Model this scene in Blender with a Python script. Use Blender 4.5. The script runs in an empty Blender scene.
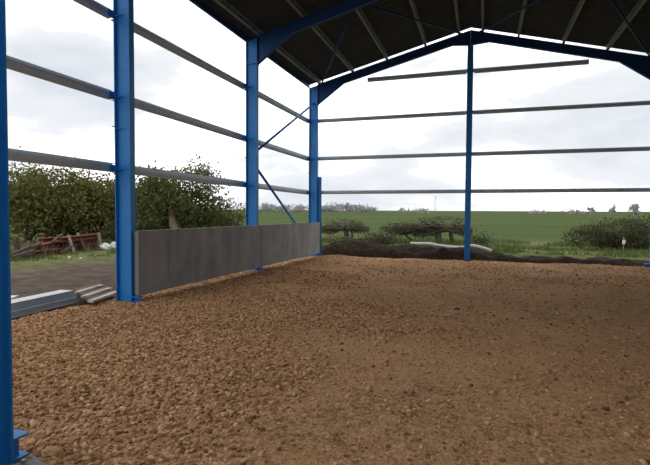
import bpy, math, random
import numpy as np
from mathutils import Vector, Matrix, noise as mnoise
random.seed(7); rng = np.random.default_rng(7)
S = bpy.context.scene; COL = S.collection
PI = math.pi

# ------------------------------------------------------------------ helpers
class MB:
    """collects verts and faces for ONE mesh object"""
    def __init__(s): s.v = []; s.f = []
    def add(s, vs, fs):
        o = len(s.v); s.v += [tuple(p) for p in vs]; s.f += [tuple(i+o for i in f) for f in fs]; return s
    def box(s, x0, x1, y0, y1, z0, z1):
        return s.add([(x0,y0,z0),(x1,y0,z0),(x1,y1,z0),(x0,y1,z0),(x0,y0,z1),(x1,y0,z1),(x1,y1,z1),(x0,y1,z1)],
                     [(3,2,1,0),(4,5,6,7),(0,1,5,4),(1,2,6,5),(2,3,7,6),(3,0,4,7)])
    def prism(s, poly, y0, y1):            # polygon in XZ swept along Y
        n = len(poly)
        a = sum(poly[i][0]*poly[(i+1)%n][1]-poly[(i+1)%n][0]*poly[i][1] for i in range(n))
        if a < 0: poly = poly[::-1]
        vs = [(x,y0,z) for x,z in poly]+[(x,y1,z) for x,z in poly]
        fs = [tuple(range(n)), tuple(range(2*n-1,n-1,-1))]+[((i+1)%n,i,n+i,n+(i+1)%n) for i in range(n)]
        return s.add(vs, fs)
    def slab(s, p, q, th, y0, y1):         # strip p->q in XZ with thickness
        d = Vector((q[0]-p[0], q[1]-p[1])); d.normalize(); n = (-d.y*th, d.x*th)
        return s.prism([p, q, (q[0]+n[0],q[1]+n[1]), (p[0]+n[0],p[1]+n[1])], y0, y1)
    def tube(s, pts, rad, n=6, cap=True):
        pts = [Vector(p) for p in pts]; rings = []; o = len(s.v)
        if not hasattr(rad, '__len__'): rad = [rad]*len(pts)
        u = None
        for i, p in enumerate(pts):
            t = (pts[min(i+1,len(pts)-1)]-pts[max(i-1,0)])
            t = t.normalized() if t.length > 1e-9 else Vector((0,0,1))
            if u is None:
                a = Vector((0,0,1)) if abs(t.z) < .9 else Vector((1,0,0)); u = t.cross(a).normalized()
            else:
                u = u-t*u.dot(t); u = u.normalized() if u.length > 1e-6 else t.orthogonal().normalized()
            w = t.cross(u)
            for k in range(n):
                a = 2*PI*k/n; s.v.append(tuple(p+(u*math.cos(a)+w*math.sin(a))*rad[i]))
        for i in range(len(pts)-1):
            for k in range(n):
                s.f.append((o+i*n+k, o+i*n+(k+1)%n, o+(i+1)*n+(k+1)%n, o+(i+1)*n+k))
        if cap:
            s.f.append(tuple(o+k for k in reversed(range(n)))); e = o+(len(pts)-1)*n; s.f.append(tuple(e+k for k in range(n)))
        return s
    def beam(s, p, q, w, h, roll=0):       # solid bar p->q
        p, q = Vector(p), Vector(q); t = (q-p).normalized()
        a = Vector((0,0,1)) if abs(t.z) < .95 else Vector((1,0,0))
        u = t.cross(a).normalized(); v = u.cross(t)
        u, v = u*math.cos(roll)+v*math.sin(roll), v*math.cos(roll)-u*math.sin(roll)
        vs = [c+u*(i*w/2)+v*(j*h/2) for c in (p,q) for i,j in ((-1,-1),(1,-1),(1,1),(-1,1))]
        return s.add(vs, [(0,1,2,3),(7,6,5,4),(1,0,4,5),(2,1,5,6),(3,2,6,7),(0,3,7,4)])
    def sweep(s, prof, p, q, up=(0,0,1)):  # closed profile (n,z) along p->q
        p, q = Vector(p), Vector(q); t = (q-p).normalized(); up = Vector(up); nrm = t.cross(up).normalized(); up = nrm.cross(t)
        n = len(prof); vs = [c+nrm*a+up*b for c in (p,q) for a,b in prof]
        return s.add(vs, [tuple(range(n))[::-1], tuple(range(n,2*n))]+[(i,(i+1)%n,n+(i+1)%n,n+i) for i in range(n)])
    def build(s, name, mat, parent=None, smooth=False, fixn=False):
        me = bpy.data.meshes.new(name); me.from_pydata(s.v, [], s.f); me.materials.append(mat)
        if fixn:
            import bmesh
            bm = bmesh.new(); bm.from_mesh(me); bmesh.ops.recalc_face_normals(bm, faces=bm.faces); bm.to_mesh(me); bm.free()
        if smooth: me.polygons.foreach_set('use_smooth', [True]*len(me.polygons))
        return link(name, me, parent)
def link(name, me, parent=None):
    o = bpy.data.objects.new(name, me); COL.objects.link(o)
    if parent: o.parent = parent
    return o
def fast(name, V, F, mat, parent=None, smooth=False):      # numpy mesh, F is (n,k)
    me = bpy.data.meshes.new(name); V = np.asarray(V, np.float32); F = np.asarray(F, np.int32); k = F.shape[1]
    me.vertices.add(len(V)); me.vertices.foreach_set('co', V.ravel())
    me.loops.add(F.size); me.loops.foreach_set('vertex_index', F.ravel())
    me.polygons.add(len(F)); me.polygons.foreach_set('loop_start', np.arange(0, F.size, k, dtype=np.int32))
    me.polygons.foreach_set('use_smooth', np.full(len(F), smooth)); me.materials.append(mat); me.update(calc_edges=True); me.validate()
    return link(name, me, parent)
def tag(o, label, cat, group=None, kind=None):
    o['label'] = label; o['category'] = cat
    if group: o['group'] = group
    o['kind'] = kind or 'thing'
    return o
def thing(name, loc, label, cat, group=None, rz=0):
    o = bpy.data.objects.new(name, None); COL.objects.link(o); o.location = loc; o.rotation_euler = (0,0,rz); o.empty_display_size = .1
    return tag(o, label, cat, group)
def copy_tree(o, parent=None):
    c = o.copy(); COL.objects.link(c)
    if parent: c.parent = parent
    for ch in list(o.children): copy_tree(ch, c)
    return c
def structure(o, label, cat):
    o['kind'] = 'structure'; o['label'] = label; o['category'] = cat; return o

# ------------------------------------------------------------------ materials
def nodemat(name, rough=.8, metal=0, spec=.3):
    m = bpy.data.materials.new(name); m.use_nodes = True; nt = m.node_tree; b = nt.nodes['Principled BSDF']
    b.inputs['Roughness'].default_value = rough; b.inputs['Metallic'].default_value = metal; b.inputs['Specular IOR Level'].default_value = spec
    return m, nt, b
def N(nt, t, **k):
    n = nt.nodes.new(t)
    for a, v in k.items():
        if a in n.inputs: n.inputs[a].default_value = v
        else: setattr(n, a, v)
    return n
def ramp(nt, stops, fac):
    r = nt.nodes.new('ShaderNodeValToRGB'); e = r.color_ramp.elements
    while len(e) < len(stops): e.new(.5)
    for q, (p, c) in zip(e, stops): q.position = p; q.color = (*c, 1)
    nt.links.new(fac, r.inputs['Fac']); return r.outputs['Color']
def noisemat(name, stops, scale=4, detail=6, rough=.8, metal=0, spec=.3, bump=0, bscale=None, stretch=None, island=0):
    m, nt, b = nodemat(name, rough, metal, spec); L = nt.links.new
    tc = N(nt, 'ShaderNodeTexCoord'); vec = tc.outputs['Object']
    if stretch:
        mp = N(nt, 'ShaderNodeMapping'); mp.inputs['Scale'].default_value = stretch; L(vec, mp.inputs['Vector']); vec = mp.outputs['Vector']
    nz = N(nt, 'ShaderNodeTexNoise', Scale=scale, Detail=detail, Roughness=.6); L(vec, nz.inputs['Vector']); fac = nz.outputs['Fac']
    if island:
        g = N(nt, 'ShaderNodeNewGeometry'); mx = N(nt, 'ShaderNodeMix'); mx.inputs[0].default_value = island
        L(fac, mx.inputs[2]); L(g.outputs['Random Per Island'], mx.inputs[3]); fac = mx.outputs[0]
    L(ramp(nt, stops, fac), b.inputs['Base Color'])
    if bump:
        n2 = N(nt, 'ShaderNodeTexNoise', Scale=bscale or scale*3, Detail=5); L(vec, n2.inputs['Vector'])
        bp = N(nt, 'ShaderNodeBump', Strength=bump, Distance=.02); L(n2.outputs['Fac'], bp.inputs['Height']); L(bp.outputs['Normal'], b.inputs['Normal'])
    return m
M = {}
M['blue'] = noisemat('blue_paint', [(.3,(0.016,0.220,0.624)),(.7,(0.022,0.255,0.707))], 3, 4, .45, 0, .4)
M['blue_shaded'] = noisemat('blue_paint_shaded', [(.3,(.016,.075,.26)),(.7,(.020,.09,.30))], 3, 4, .5, 0, .3)  # the column blue again, with the shade under the roof in its colour
M['galv'] = noisemat('galvanised_steel', [(.3,(.46,.56,.63)),(.7,(.57,.67,.74))], 14, 5, .5, .1, .4)
M['purlin'] = noisemat('dull_purlin_steel', [(.3,(.19,.24,.27)),(.7,(.26,.31,.34))], 10, 5, .55, .1, .3)
M['bolt'] = noisemat('zinc_bolt', [(.3,(.3,.3,.3)),(.7,(.45,.45,.45))], 20, 3, .4, .6)
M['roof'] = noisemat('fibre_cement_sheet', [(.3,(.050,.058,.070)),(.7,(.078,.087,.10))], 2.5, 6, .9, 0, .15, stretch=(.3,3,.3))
M['concrete'] = None
M['bark'] = noisemat('bark', [(.3,(.07,.055,.042)),(.7,(.16,.13,.10))], 9, 6, .95, 0, .1, bump=.5, stretch=(1,1,.25))
M['palebark'] = noisemat('pale_bark', [(.3,(.17,.125,.085)),(.7,(.28,.215,.15))], 9, 6, .95, 0, .1, bump=.5, stretch=(1,1,.25))
M['twig'] = noisemat('twig_bark', [(.3,(.075,.06,.05)),(.7,(.14,.115,.095))], 9, 4, .95, 0, .1)
M['fartwig'] = noisemat('distant_twigs', [(.3,(0.375,0.362,0.378)),(.7,(0.525,0.500,0.512))], 2, 4, .95, 0, .1, island=.5)  # twig colour paled to carry distance haze
M['farbark'] = noisemat('distant_bark', [(.3,(.30,.28,.29)),(.7,(.38,.36,.37))], 2, 4, .95, 0, .1)  # bark colour paled the same way for haze
def leafmat(name, stops, trans=.35):
    m, nt, b = nodemat(name, .65, 0, .25); L = nt.links.new
    g = N(nt, 'ShaderNodeNewGeometry'); c = ramp(nt, stops, g.outputs['Random Per Island']); L(c, b.inputs['Base Color'])
    t = N(nt, 'ShaderNodeBsdfTranslucent'); L(c, t.inputs['Color']); mx = N(nt, 'ShaderNodeMixShader', Fac=trans)
    L(b.outputs[0], mx.inputs[1]); L(t.outputs[0], mx.inputs[2]); L(mx.outputs[0], nt.nodes['Material Output'].inputs['Surface']); return m
M['leaf_olive'] = leafmat('olive_leaves', [(0,(.08,.085,.022)),(.5,(.145,.145,.04)),(.85,(.22,.205,.065)),(1,(.24,.16,.08))])
M['leaf_green'] = leafmat('green_leaves', [(0,(.06,.075,.022)),(.5,(.11,.125,.038)),(.85,(.16,.175,.06)),(1,(.20,.20,.09))])
M['leaf_bramble'] = leafmat('hedge_leaves', [(0,(.06,.055,.03)),(.5,(.085,.09,.035)),(.85,(.12,.10,.06)),(1,(.10,.14,.05))])
M['grass'] = leafmat('grass_blades', [(0,(.07,.115,.025)),(.6,(.12,.175,.045)),(1,(.25,.24,.10))])
M['rust'] = noisemat('rusty_red_steel', [(.3,(0.058,0.026,0.021)),(.5,(0.194,0.060,0.041)),(.7,(0.288,0.120,0.083))], 5, 6, .85, 0, .2)
M['darkwood'] = noisemat('weathered_dark_timber', [(.3,(.06,.045,.035)),(.7,(.17,.12,.09))], 6, 5, .9, 0, .1, stretch=(1,1,3))
M['greywood'] = noisemat('weathered_grey_timber', [(.3,(.22,.185,.15)),(.7,(.36,.31,.26))], 6, 5, .9, 0, .1)
M['batten'] = noisemat('brown_batten', [(.3,(.13,.10,.075)),(.7,(.23,.18,.14))], 6, 5, .85, 0, .15)
M['palebatten'] = noisemat('pale_batten', [(.3,(.50,.46,.40)),(.7,(.62,.58,.52))], 6, 5, .8, 0, .2)
M['sheet'] = noisemat('coated_sheet_steel', [(.3,(.24,.30,.36)),(.7,(.30,.36,.42))], 3, 4, .5, .1, .4)
M['white'] = noisemat('white_plastic', [(.3,(.62,.62,.60)),(.7,(.78,.78,.76))], 4, 4, .5, 0, .3)
M['pylon'] = noisemat('hazed_lattice_steel', [(.3,(.55,.56,.58)),(.7,(.62,.63,.65))], 2, 2, .7, 0, .2)  # distance haze is mixed into this light grey

def concrete():
    m, nt, b = nodemat('cast_concrete', .85, 0, .2); L = nt.links.new
    tc = N(nt, 'ShaderNodeTexCoord')
    n1 = N(nt, 'ShaderNodeTexNoise', Scale=1.6, Detail=7, Roughness=.65); L(tc.outputs['Object'], n1.inputs['Vector'])
    mp = N(nt, 'ShaderNodeMapping'); mp.inputs['Scale'].default_value = (1,1.5,.22); L(tc.outputs['Object'], mp.inputs['Vector'])
    n2 = N(nt, 'ShaderNodeTexNoise', Scale=1.5, Detail=4); L(mp.outputs['Vector'], n2.inputs['Vector'])
    mx = N(nt, 'ShaderNodeMix'); mx.inputs[0].default_value = .5; L(n1.outputs['Fac'], mx.inputs[2]); L(n2.outputs['Fac'], mx.inputs[3])
    L(ramp(nt, [(.34,(.25,.255,.26)),(.5,(.34,.347,.352)),(.66,(.43,.437,.44))], mx.outputs[0]), b.inputs['Base Color'])
    n3 = N(nt, 'ShaderNodeTexNoise', Scale=40, Detail=4); L(tc.outputs['Object'], n3.inputs['Vector'])
    bp = N(nt, 'ShaderNodeBump', Strength=.15, Distance=.01); L(n3.outputs['Fac'], bp.inputs['Height']); L(bp.outputs['Normal'], b.inputs['Normal'])
    return m
M['concrete'] = concrete()

def gravel():
    m, nt, b = nodemat('crushed_stone_bed', .95, 0, .1); L = nt.links.new
    tc = N(nt, 'ShaderNodeTexCoord'); v = tc.outputs['Object']
    big = N(nt, 'ShaderNodeTexNoise', Scale=.55, Detail=5, Roughness=.6); L(v, big.inputs['Vector'])
    vo = N(nt, 'ShaderNodeTexVoronoi', Scale=34); L(v, vo.inputs['Vector'])
    vo2 = N(nt, 'ShaderNodeTexVoronoi', Scale=15); L(v, vo2.inputs['Vector'])
    fine = N(nt, 'ShaderNodeTexNoise', Scale=26, Detail=6, Roughness=.75); L(v, fine.inputs['Vector'])
    sep = N(nt, 'ShaderNodeSeparateColor'); L(vo.outputs['Color'], sep.inputs[0])
    sep2 = N(nt, 'ShaderNodeSeparateColor'); L(vo2.outputs['Color'], sep2.inputs[0])
    a = N(nt, 'ShaderNodeMix'); a.inputs[0].default_value = .5; L(sep.outputs[0], a.inputs[2]); L(sep2.outputs[0], a.inputs[3])
    c = N(nt, 'ShaderNodeMix'); c.inputs[0].default_value = .62; L(a.outputs[0], c.inputs[2]); L(fine.outputs['Fac'], c.inputs[3])
    stone = ramp(nt, [(.3,(0.168,0.099,0.052)),(.44,(0.386,0.214,0.103)),(.6,(0.529,0.307,0.155)),(.8,(0.681,0.442,0.269))], c.outputs[0])
    sand = ramp(nt, [(.32,(0.240,0.141,0.069)),(.44,(0.487,0.273,0.127)),(.58,(0.643,0.370,0.183)),(.72,(0.768,0.475,0.259))], fine.outputs['Fac'])
    f = ramp(nt, [(.40,(0,0,0)),(.62,(1,1,1))], big.outputs['Fac'])
    mx = N(nt, 'ShaderNodeMix', data_type='RGBA'); L(f, mx.inputs[0]); L(stone, mx.inputs[6]); L(sand, mx.inputs[7])
    L(mx.outputs[2], b.inputs['Base Color'])
    s = N(nt, 'ShaderNodeMath', operation='SUBTRACT'); L(fine.outputs['Fac'], s.inputs[0]); L(vo.outputs['Distance'], s.inputs[1])
    bp = N(nt, 'ShaderNodeBump', Strength=.7, Distance=.03); L(s.outputs[0], bp.inputs['Height']); L(bp.outputs['Normal'], b.inputs['Normal'])
    return m
M['gravel'] = gravel()
M['stone'] = noisemat('crushed_stones', [(.12,(0.142,0.074,0.037)),(.4,(0.389,0.215,0.104)),(.65,(0.570,0.330,0.176)),(.9,(0.741,0.489,0.308))], 30, 4, .95, 0, .1, island=.72)

def terrain_mat():
    m, nt, b = nodemat('farm_ground', .95, 0, .1); L = nt.links.new
    tc = N(nt, 'ShaderNodeTexCoord'); v = tc.outputs['Object']
    at = N(nt, 'ShaderNodeAttribute', attribute_name='cover'); sp = N(nt, 'ShaderNodeSeparateColor'); L(at.outputs['Color'], sp.inputs[0])
    n1 = N(nt, 'ShaderNodeTexNoise', Scale=.12, Detail=6, Roughness=.6); L(v, n1.inputs['Vector'])
    n2 = N(nt, 'ShaderNodeTexNoise', Scale=2.2, Detail=7, Roughness=.7); L(v, n2.inputs['Vector'])
    n3 = N(nt, 'ShaderNodeTexNoise', Scale=9, Detail=6, Roughness=.7); L(v, n3.inputs['Vector'])
    mp = N(nt, 'ShaderNodeMapping'); mp.inputs['Scale'].default_value = (.012,.09,1); L(v, mp.inputs['Vector'])
    n4 = N(nt, 'ShaderNodeTexNoise', Scale=1, Detail=4); L(mp.outputs['Vector'], n4.inputs['Vector'])
    crop = ramp(nt, [(.35,(.046,.075,.014)),(.65,(.070,.100,.020))], n4.outputs['Fac'])
    rough = ramp(nt, [(.3,(.07,.095,.025)),(.5,(.13,.15,.05)),(.7,(.26,.22,.11))], n2.outputs['Fac'])
    soil = ramp(nt, [(.3,(.020,.014,.010)),(.55,(.05,.034,.023)),(.75,(.10,.066,.042))], n3.outputs['Fac'])
    dirt = ramp(nt, [(.3,(.055,.040,.032)),(.5,(.115,.084,.066)),(.7,(.175,.13,.10))], n2.outputs['Fac'])
    cur = crop
    for k, c in ((0,rough),(1,dirt),(2,soil)):
        mx = N(nt, 'ShaderNodeMix', data_type='RGBA'); L(sp.outputs[k], mx.inputs[0]); L(cur, mx.inputs[6]); L(c, mx.inputs[7]); cur = mx.outputs[2]
    L(cur, b.inputs['Base Color'])
    bp = N(nt, 'ShaderNodeBump', Strength=.6, Distance=.06); L(n3.outputs['Fac'], bp.inputs['Height']); L(bp.outputs['Normal'], b.inputs['Normal'])
    return m
M['terrain'] = terrain_mat()

# ------------------------------------------------------------------ key dimensions (metres)
YB = -20.6                                       # line of the added light-blocking wall behind the viewer
YN, Y2, Y3, Y4 = -15.3, -10.23, -5.16, 0.0      # frame lines
D, B = .33, .13                                  # column depth and width
XR = 10.915; XC = XR/2                           # span, ridge
ZE, ZA = 6.42, 7.826                             # rafter top at column and ridge
SL = (ZA-ZE)/XC
RAILZ = (2.406, 3.69, 5.113); RAILS_OUT = .41

# ------------------------------------------------------------------ ground
def fbm(x, y, s, o=4):
    return mnoise.fractal(Vector((x*s, y*s, 3.1)), 1.0, 2.0, o)
def sstep(a, b, x):
    t = min(1, max(0, (x-a)/(b-a))); return t*t*(3-2*t)
def pad_h(x, y):
    z = .025*fbm(x, y, .6)+.012*fbm(x+9, y, 2.5)
    z += .05*math.exp(-((x-.9)/.5)**2)*sstep(-9.5,-7,y)     # gravel heaped along the panels
    e = .42+.12*fbm(x, 0, .9)                                  # far edge
    z -= .55*sstep(e-.25, e+.3, y)
    w = -.75+.15*fbm(0, y, .8)
    z -= .30*sstep(0, 1, (w+.15-x)/.5)
    return z
xs = np.arange(-1.6, 14.6, .085); ys = np.arange(-20.6, .9, .085)
V = [(x, y, pad_h(x, y)) for y in ys for x in xs]
nx, ny = len(xs), len(ys)
idx = np.arange(nx*ny).reshape(ny, nx)
F = np.stack([idx[:-1,:-1], idx[:-1,1:], idx[1:,1:], idx[1:,:-1]], -1).reshape(-1,4)
pad = fast('floor', V, F, M['gravel'], None, True)
structure(pad, 'brown crushed stone floor spread over the whole inside of the steel frame', 'floor')

def land(x, y):
    r = math.hypot(x-6, y+17)
    z = -.06+.05*fbm(x, y, .25)*min(1, r/12)
    z += max(0, r-40)*.0098+ (0 if r < 60 else .35*fbm(x, y, .01))
    # dug soil bank behind the gable end
    inx = sstep(-1.6, -.4, x)
    heap = .26*sstep(7.6, 4.5, x)*sstep(-1.5, .3, x)+.15
    heap *= (.72+.85*fbm(x, y, 1.0))
    up = sstep(.95, 1.45+.12*fbm(x, y, 1.3), y); down = 1-sstep(2.2, 4.6, y)
    z += inx*heap*up*down + inx*.06*fbm(x, y, 3)*up*down
    z -= inx*.5*sstep(.35, .6, y)*(1-up)
    if y < .5:
        z -= .5*sstep(-1.3, -.7, x)*(1-sstep(.2, .5, y)) if x < 15 else 0
    return z
def cover(x, y):
    n = fbm(x, y, .35)*.6
    left = 1-sstep(-1.2, -.2, x)
    # rough grass near the building, crop beyond
    rough = 1-sstep(14, 19, y+2.5*n+.1*x)
    if x < -14: rough = 1-sstep(-4, 10, y+ (x+14)*-.9-14)
    dirt = (1-sstep(3.5, 6.6, -x+.25*y*(1 if y<0 else .3)+2.2*n))*(1-sstep(-.5, 2.5, y)) if x < 1 else 0
    dirt = max(dirt, .55*(.5+n)*(1-sstep(7, 10, -x))*(1-sstep(-2, 2, y))) if x < 0 else dirt
    soil = sstep(-1.4, -.4, x)*sstep(.1, .4, y)*(1-sstep(1.5+1.6*sstep(7.6,4.6,x), 2.2+2.2*sstep(7.6,4.6,x), y+.8*n))
    return rough, max(0, dirt), max(0, min(1, soil*1.1))
def axis(a, b, lo, hi, step, g=1.16):
    mid = list(np.arange(lo, hi, step)); L = []; s = step; x = lo
    while x > a: s *= g; x -= s; L.append(x)
    R = []; s = step; x = mid[-1]
    while x < b: s *= g; x += s; R.append(x)
    return L[::-1]+mid+R
xs = axis(-520, 420, -13, 15, .15); ys = axis(-60, 620, -6, 6, .09, 1.12)
V = []; Cc = []
for y in ys:
    for x in xs:
        V.append((x, y, land(x, y))); Cc.append((*cover(x, y), 1))
nx, ny = len(xs), len(ys); idx = np.arange(nx*ny).reshape(ny, nx)
F = np.stack([idx[:-1,:-1], idx[:-1,1:], idx[1:,1:], idx[1:,:-1]], -1).reshape(-1,4)
terr = fast('ground', V, F, M['terrain'], None, True)
ca = terr.data.color_attributes.new('cover', 'FLOAT_COLOR', 'POINT'); ca.data.foreach_set('color', np.array(Cc, np.float32).ravel())
structure(terr, 'open farmland with green crop, rough grass, dirt track and dug soil', 'ground')

# loose stones on the bed: one uncountable mass
def ico():
    t = (1+5**.5)/2
    v = np.array([(-1,t,0),(1,t,0),(-1,-t,0),(1,-t,0),(0,-1,t),(0,1,t),(0,-1,-t),(0,1,-t),(t,0,-1),(t,0,1),(-t,0,-1),(-t,0,1)], float)
    v /= np.linalg.norm(v[0])
    f = np.array([(0,11,5),(0,5,1),(0,1,7),(0,7,10),(0,10,11),(1,5,9),(5,11,4),(11,10,2),(10,7,6),(7,1,8),(3,9,4),(3,4,2),(3,2,6),(3,6,8),(3,8,9),(4,9,5),(2,4,11),(6,2,10),(8,6,7),(9,8,1)])
    return v, f
IV, IF = ico()
def scatter_stones(P, size):
    n = len(P)
    v = IV[None]*(1+rng.uniform(-.28, .28, (n,12,1)))
    v = v*np.stack([rng.uniform(.75,1.35,n), rng.uniform(.6,1.0,n), rng.uniform(.4,.75,n)], -1)[:,None]
    a = rng.uniform(0, 2*PI, n); c, s = np.cos(a), np.sin(a)
    tl = rng.uniform(-.5,.5,n); ct, st = np.cos(tl), np.sin(tl)
    x, y, z = v[...,0], v[...,1], v[...,2]
    x, z = x*ct[:,None]-z*st[:,None], x*st[:,None]+z*ct[:,None]
    x, y = x*c[:,None]-y*s[:,None], x*s[:,None]+y*c[:,None]
    v = np.stack([x,y,z], -1)*size[:,None,None]+P[:,None]
    f = IF[None]+(np.arange(n)*12)[:,None,None]
    return v.reshape(-1,3), f.reshape(-1,3)
pts = []; sz = []
def drop(n, x0, x1, y0, y1, fn, smin, smax):
    k = 0
    for _ in range(n*6):
        x = random.uniform(x0, x1); y = random.uniform(y0, y1)
        # keep to the wedge seen from the open end
        if abs(math.atan2(-(x-5.92), y+17.46)-.311) > .64 or y+17.46 < 2: continue
        w = fn(x, y)
        if random.random() > w: continue
        s = random.uniform(smin, smax)*random.uniform(.7, 1.15)
        pts.append((x, y, pad_h(x, y)+s*.18)); sz.append(s); k += 1
        if k >= n: break
coarse = lambda x, y: min(1, max(.06, (4.7-x)/1.6+1.1*fbm(x, y, .7)+.15))
drop(26000, -1.0, 8, -15.4, -9, coarse, .011, .028)
drop(14000, -1.0, 8, -10, -4.5, lambda x,y: min(1,max(.03,(3.2-x)/2.6+1.1*fbm(x,y,.7))), .013, .030)
drop(3500, -.9, 10.9, -5, .45, lambda x,y: .4+.6*fbm(x,y,.6), .014, .032)
drop(9000, 2, 9, -15.2, -10, lambda x,y: .40+.8*fbm(x+5,y,1.1), .005, .013)
drop(4000, 1, 10.9, -11, -4, lambda x,y: .25+.8*fbm(x+5,y,1.1), .008, .018)
V, F = scatter_stones(np.array(pts), np.array(sz))
st = fast('gravel', V, F, M['stone'])
tag(st, 'loose brown broken stones covering the floor inside the frame', 'gravel', kind='stuff')

def lump(name, loc, sx, sy, sz, mat, label, cat, group=None, seed=0):
    v, f = ico(); mb = MB(); import bmesh
    bm = bmesh.new(); bmesh.ops.create_icosphere(bm, subdivisions=3, radius=1)
    for w in bm.verts:
        k = 1+.22*mnoise.noise(w.co*1.7+Vector((seed*3.3,seed,0)))+.1*mnoise.noise(w.co*4+Vector((seed,0,0)))
        w.co = Vector((w.co.x*sx*k, w.co.y*sy*k, max(-.6, w.co.z)*sz*k))
    me = bpy.data.meshes.new(name); bm.to_mesh(me); bm.free(); me.materials.append(mat)
    o = link(name, me); o.location = (loc[0],loc[1],loc[2]+sz*.55); return tag(o, label, cat, group)
# ------------------------------------------------------------------ steel frame: columns
def column(name, loc, label, tops=True):
    r = thing(name, loc, label, 'column', 'blue wall columns'); b = B/2
    MB().box(-.016,0,-b,b,0,ZE-.02).build('inner_flange', M['blue'], r)
    MB().box(-D,-D+.016,-b,b,0,ZE-SL*D-.01).build('outer_flange', M['blue'], r)
    MB().prism([(-D+.016,0),(-.016,0),(-.016,ZE-.02),(-D+.016,ZE-SL*D-.01)], -.006,.006).build('web', M['blue'], r)
    MB().box(-D+.016,-.016,-b+.005,b-.005,5.70,5.715).build('stiffener', M['blue'], r)
    for z in RAILZ+(3.13,):
        m = MB(); zz = z-.05
        m.add([(-D+.016,-.055,zz),(-D+.016,-.006,zz),(-.12,-.006,zz+.02),(-D+.016,-.055,zz+.012),(-D+.016,-.006,zz+.012),(-.12,-.006,zz+.032)],
              [(0,1,2),(5,4,3),(0,3,4,1),(1,4,5,2),(2,5,3,0)])
        m.build('web_wedge', M['blue'], r)  # thin triangular plate on the web near each rail height
    for z in RAILZ:                                            # rail cleat outside the outer flange
        m = MB(); m.box(-D-.025,-D,-.17,.10,z-.085,z+.04); m.build('rail_cleat', M['blue'], r)
    m = MB(); m.box(-D-.06,-D,-b,-b+.02,3.125,3.14); m.build('rail_cleat', M['blue'], r)
    sb = MB(); sb.box(.0,.15,-.07,.07,.085,.10); sb.box(.0,.15,-.07,.07,.0,.012); sb.box(.0,.15,-.005,.005,.012,.085)
    sb.build('seat_bracket', M['blue'], r)
    bp = MB().box(-D-.02,.0,-b-.03,b+.03,-.06,-.03).build('base_plate', M['blue'], r)
    return r
c2 = column('steel_column', (0,Y2,0), 'tall blue steel column at the near end of the concrete panels')
c3 = copy_tree(c2); c3.location = (0,Y3,0); c3['label'] = 'blue steel column behind the joint between the two concrete panels'
c4 = copy_tree(c2); c4.location = (0,Y4,0); c4['label'] = 'blue steel corner column at the far end of the concrete panels'
c5 = copy_tree(c2); c5.location = (XR,Y4,0); c5.rotation_euler = (0,0,PI); c5['label'] = 'blue steel corner column at the right edge of the photo'

# near end post
np_ = thing('steel_post', (3.098,YN,0), 'near dark blue steel post along the left edge of the photo', 'post')
MB().box(-.065,.06,.084,.1,0,7.1).build('inner_flange', M['blue'], np_)
MB().box(-.065,.06,-.23,-.214,0,7.1).build('outer_flange', M['blue'], np_)
MB().box(-.008,.003,-.214,.084,0,7.1).build('web', M['blue'], np_)
sb = MB(); sb.box(-.06,.06,.1,.21,.165,.177); sb.box(-.06,.06,.1,.21,.03,.042); sb.box(-.005,.005,.1,.18,.042,.165)
sb.build('seat_bracket', M['blue'], np_)
bp = MB().box(-.13,.13,-.28,.17,-.02,.012).build('base_plate', M['blue'], np_)
for x,y in ((-.1,.13),(.1,.13),(.1,-.24)): MB().tube([(x,y,.012),(x,y,.04)], .014, 6).build('bolt', M['bolt'], bp)

ft = thing('concrete_footing', (3.17,-15.30,-.03), 'dark rough concrete footing under the near post, bottom left corner', 'footing')
mb = MB(); K = 20; ring = [(.25*(1+.3*mnoise.noise(Vector((math.cos(a)*1.5,math.sin(a)*1.5,4))))*math.cos(a), (.24)*(1+.35*mnoise.noise(Vector((math.cos(a)*1.5,math.sin(a)*1.5,8))))*math.sin(a)) for a in [2*PI*k/K for k in range(K)]]
mb.add([(x,y,-.2) for x,y in ring]+[(x,y,.035) for x,y in ring]+[(x*.93,y*.93,.045) for x,y in ring], [tuple(range(K))[::-1], tuple(range(2*K,3*K))]+[(i,(i+1)%K,K+(i+1)%K,K+i) for i in range(K)]+[(K+i,K+(i+1)%K,2*K+(i+1)%K,2*K+i) for i in range(K)])
mb.build('cast_block', M['concrete'], ft)

lump('flat_stone', (3.235,-14.99,-.012), .075, .05, .035, M['stone'], 'largest flat brown stone, beside the foot of the near post', 'stone', None, 31)

# gable centre post
gp = thing('gable_post', (XC,0,0), 'slim blue steel post under the ridge of the far gable end', 'post')
MB().box(-.095,.095,-.1,-.088,0,7.34).build('inner_flange', M['blue'], gp)
MB().box(-.095,.095,.088,.1,0,7.34).build('outer_flange', M['blue'], gp)
MB().box(-.005,.005,-.088,.088,0,7.34).build('web', M['blue'], gp)
sb = MB(); sb.box(-.07,.07,-.235,-.1,.06,.075); sb.box(-.07,.07,-.235,-.1,-.01,.002); sb.box(-.005,.005,-.235,-.1,.002,.06)
sb.build('seat_bracket', M['blue'], gp)
MB().box(-.13,.13,-.15,.15,-.06,-.01).build('base_plate', M['blue'], gp)
for z in RAILZ+(6.525,): MB().box(-.15,.15,.1,.118,z-.07,z+.05).build('rail_cleat', M['galv'], gp)

# short upright beside the corner column
su = thing('panel_upright', (.06,.02,0), 'short blue steel upright fixed beside the far corner column', 'post')
MB().box(-.055,.055,.0,.012,0,2.98).build('front_flange', M['blue'], su)
MB().box(-.006,.006,.012,.10,0,2.98).build('web', M['blue'], su)
MB().box(-.055,.055,.10,.112,0,2.98).build('back_flange', M['blue'], su)

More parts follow.
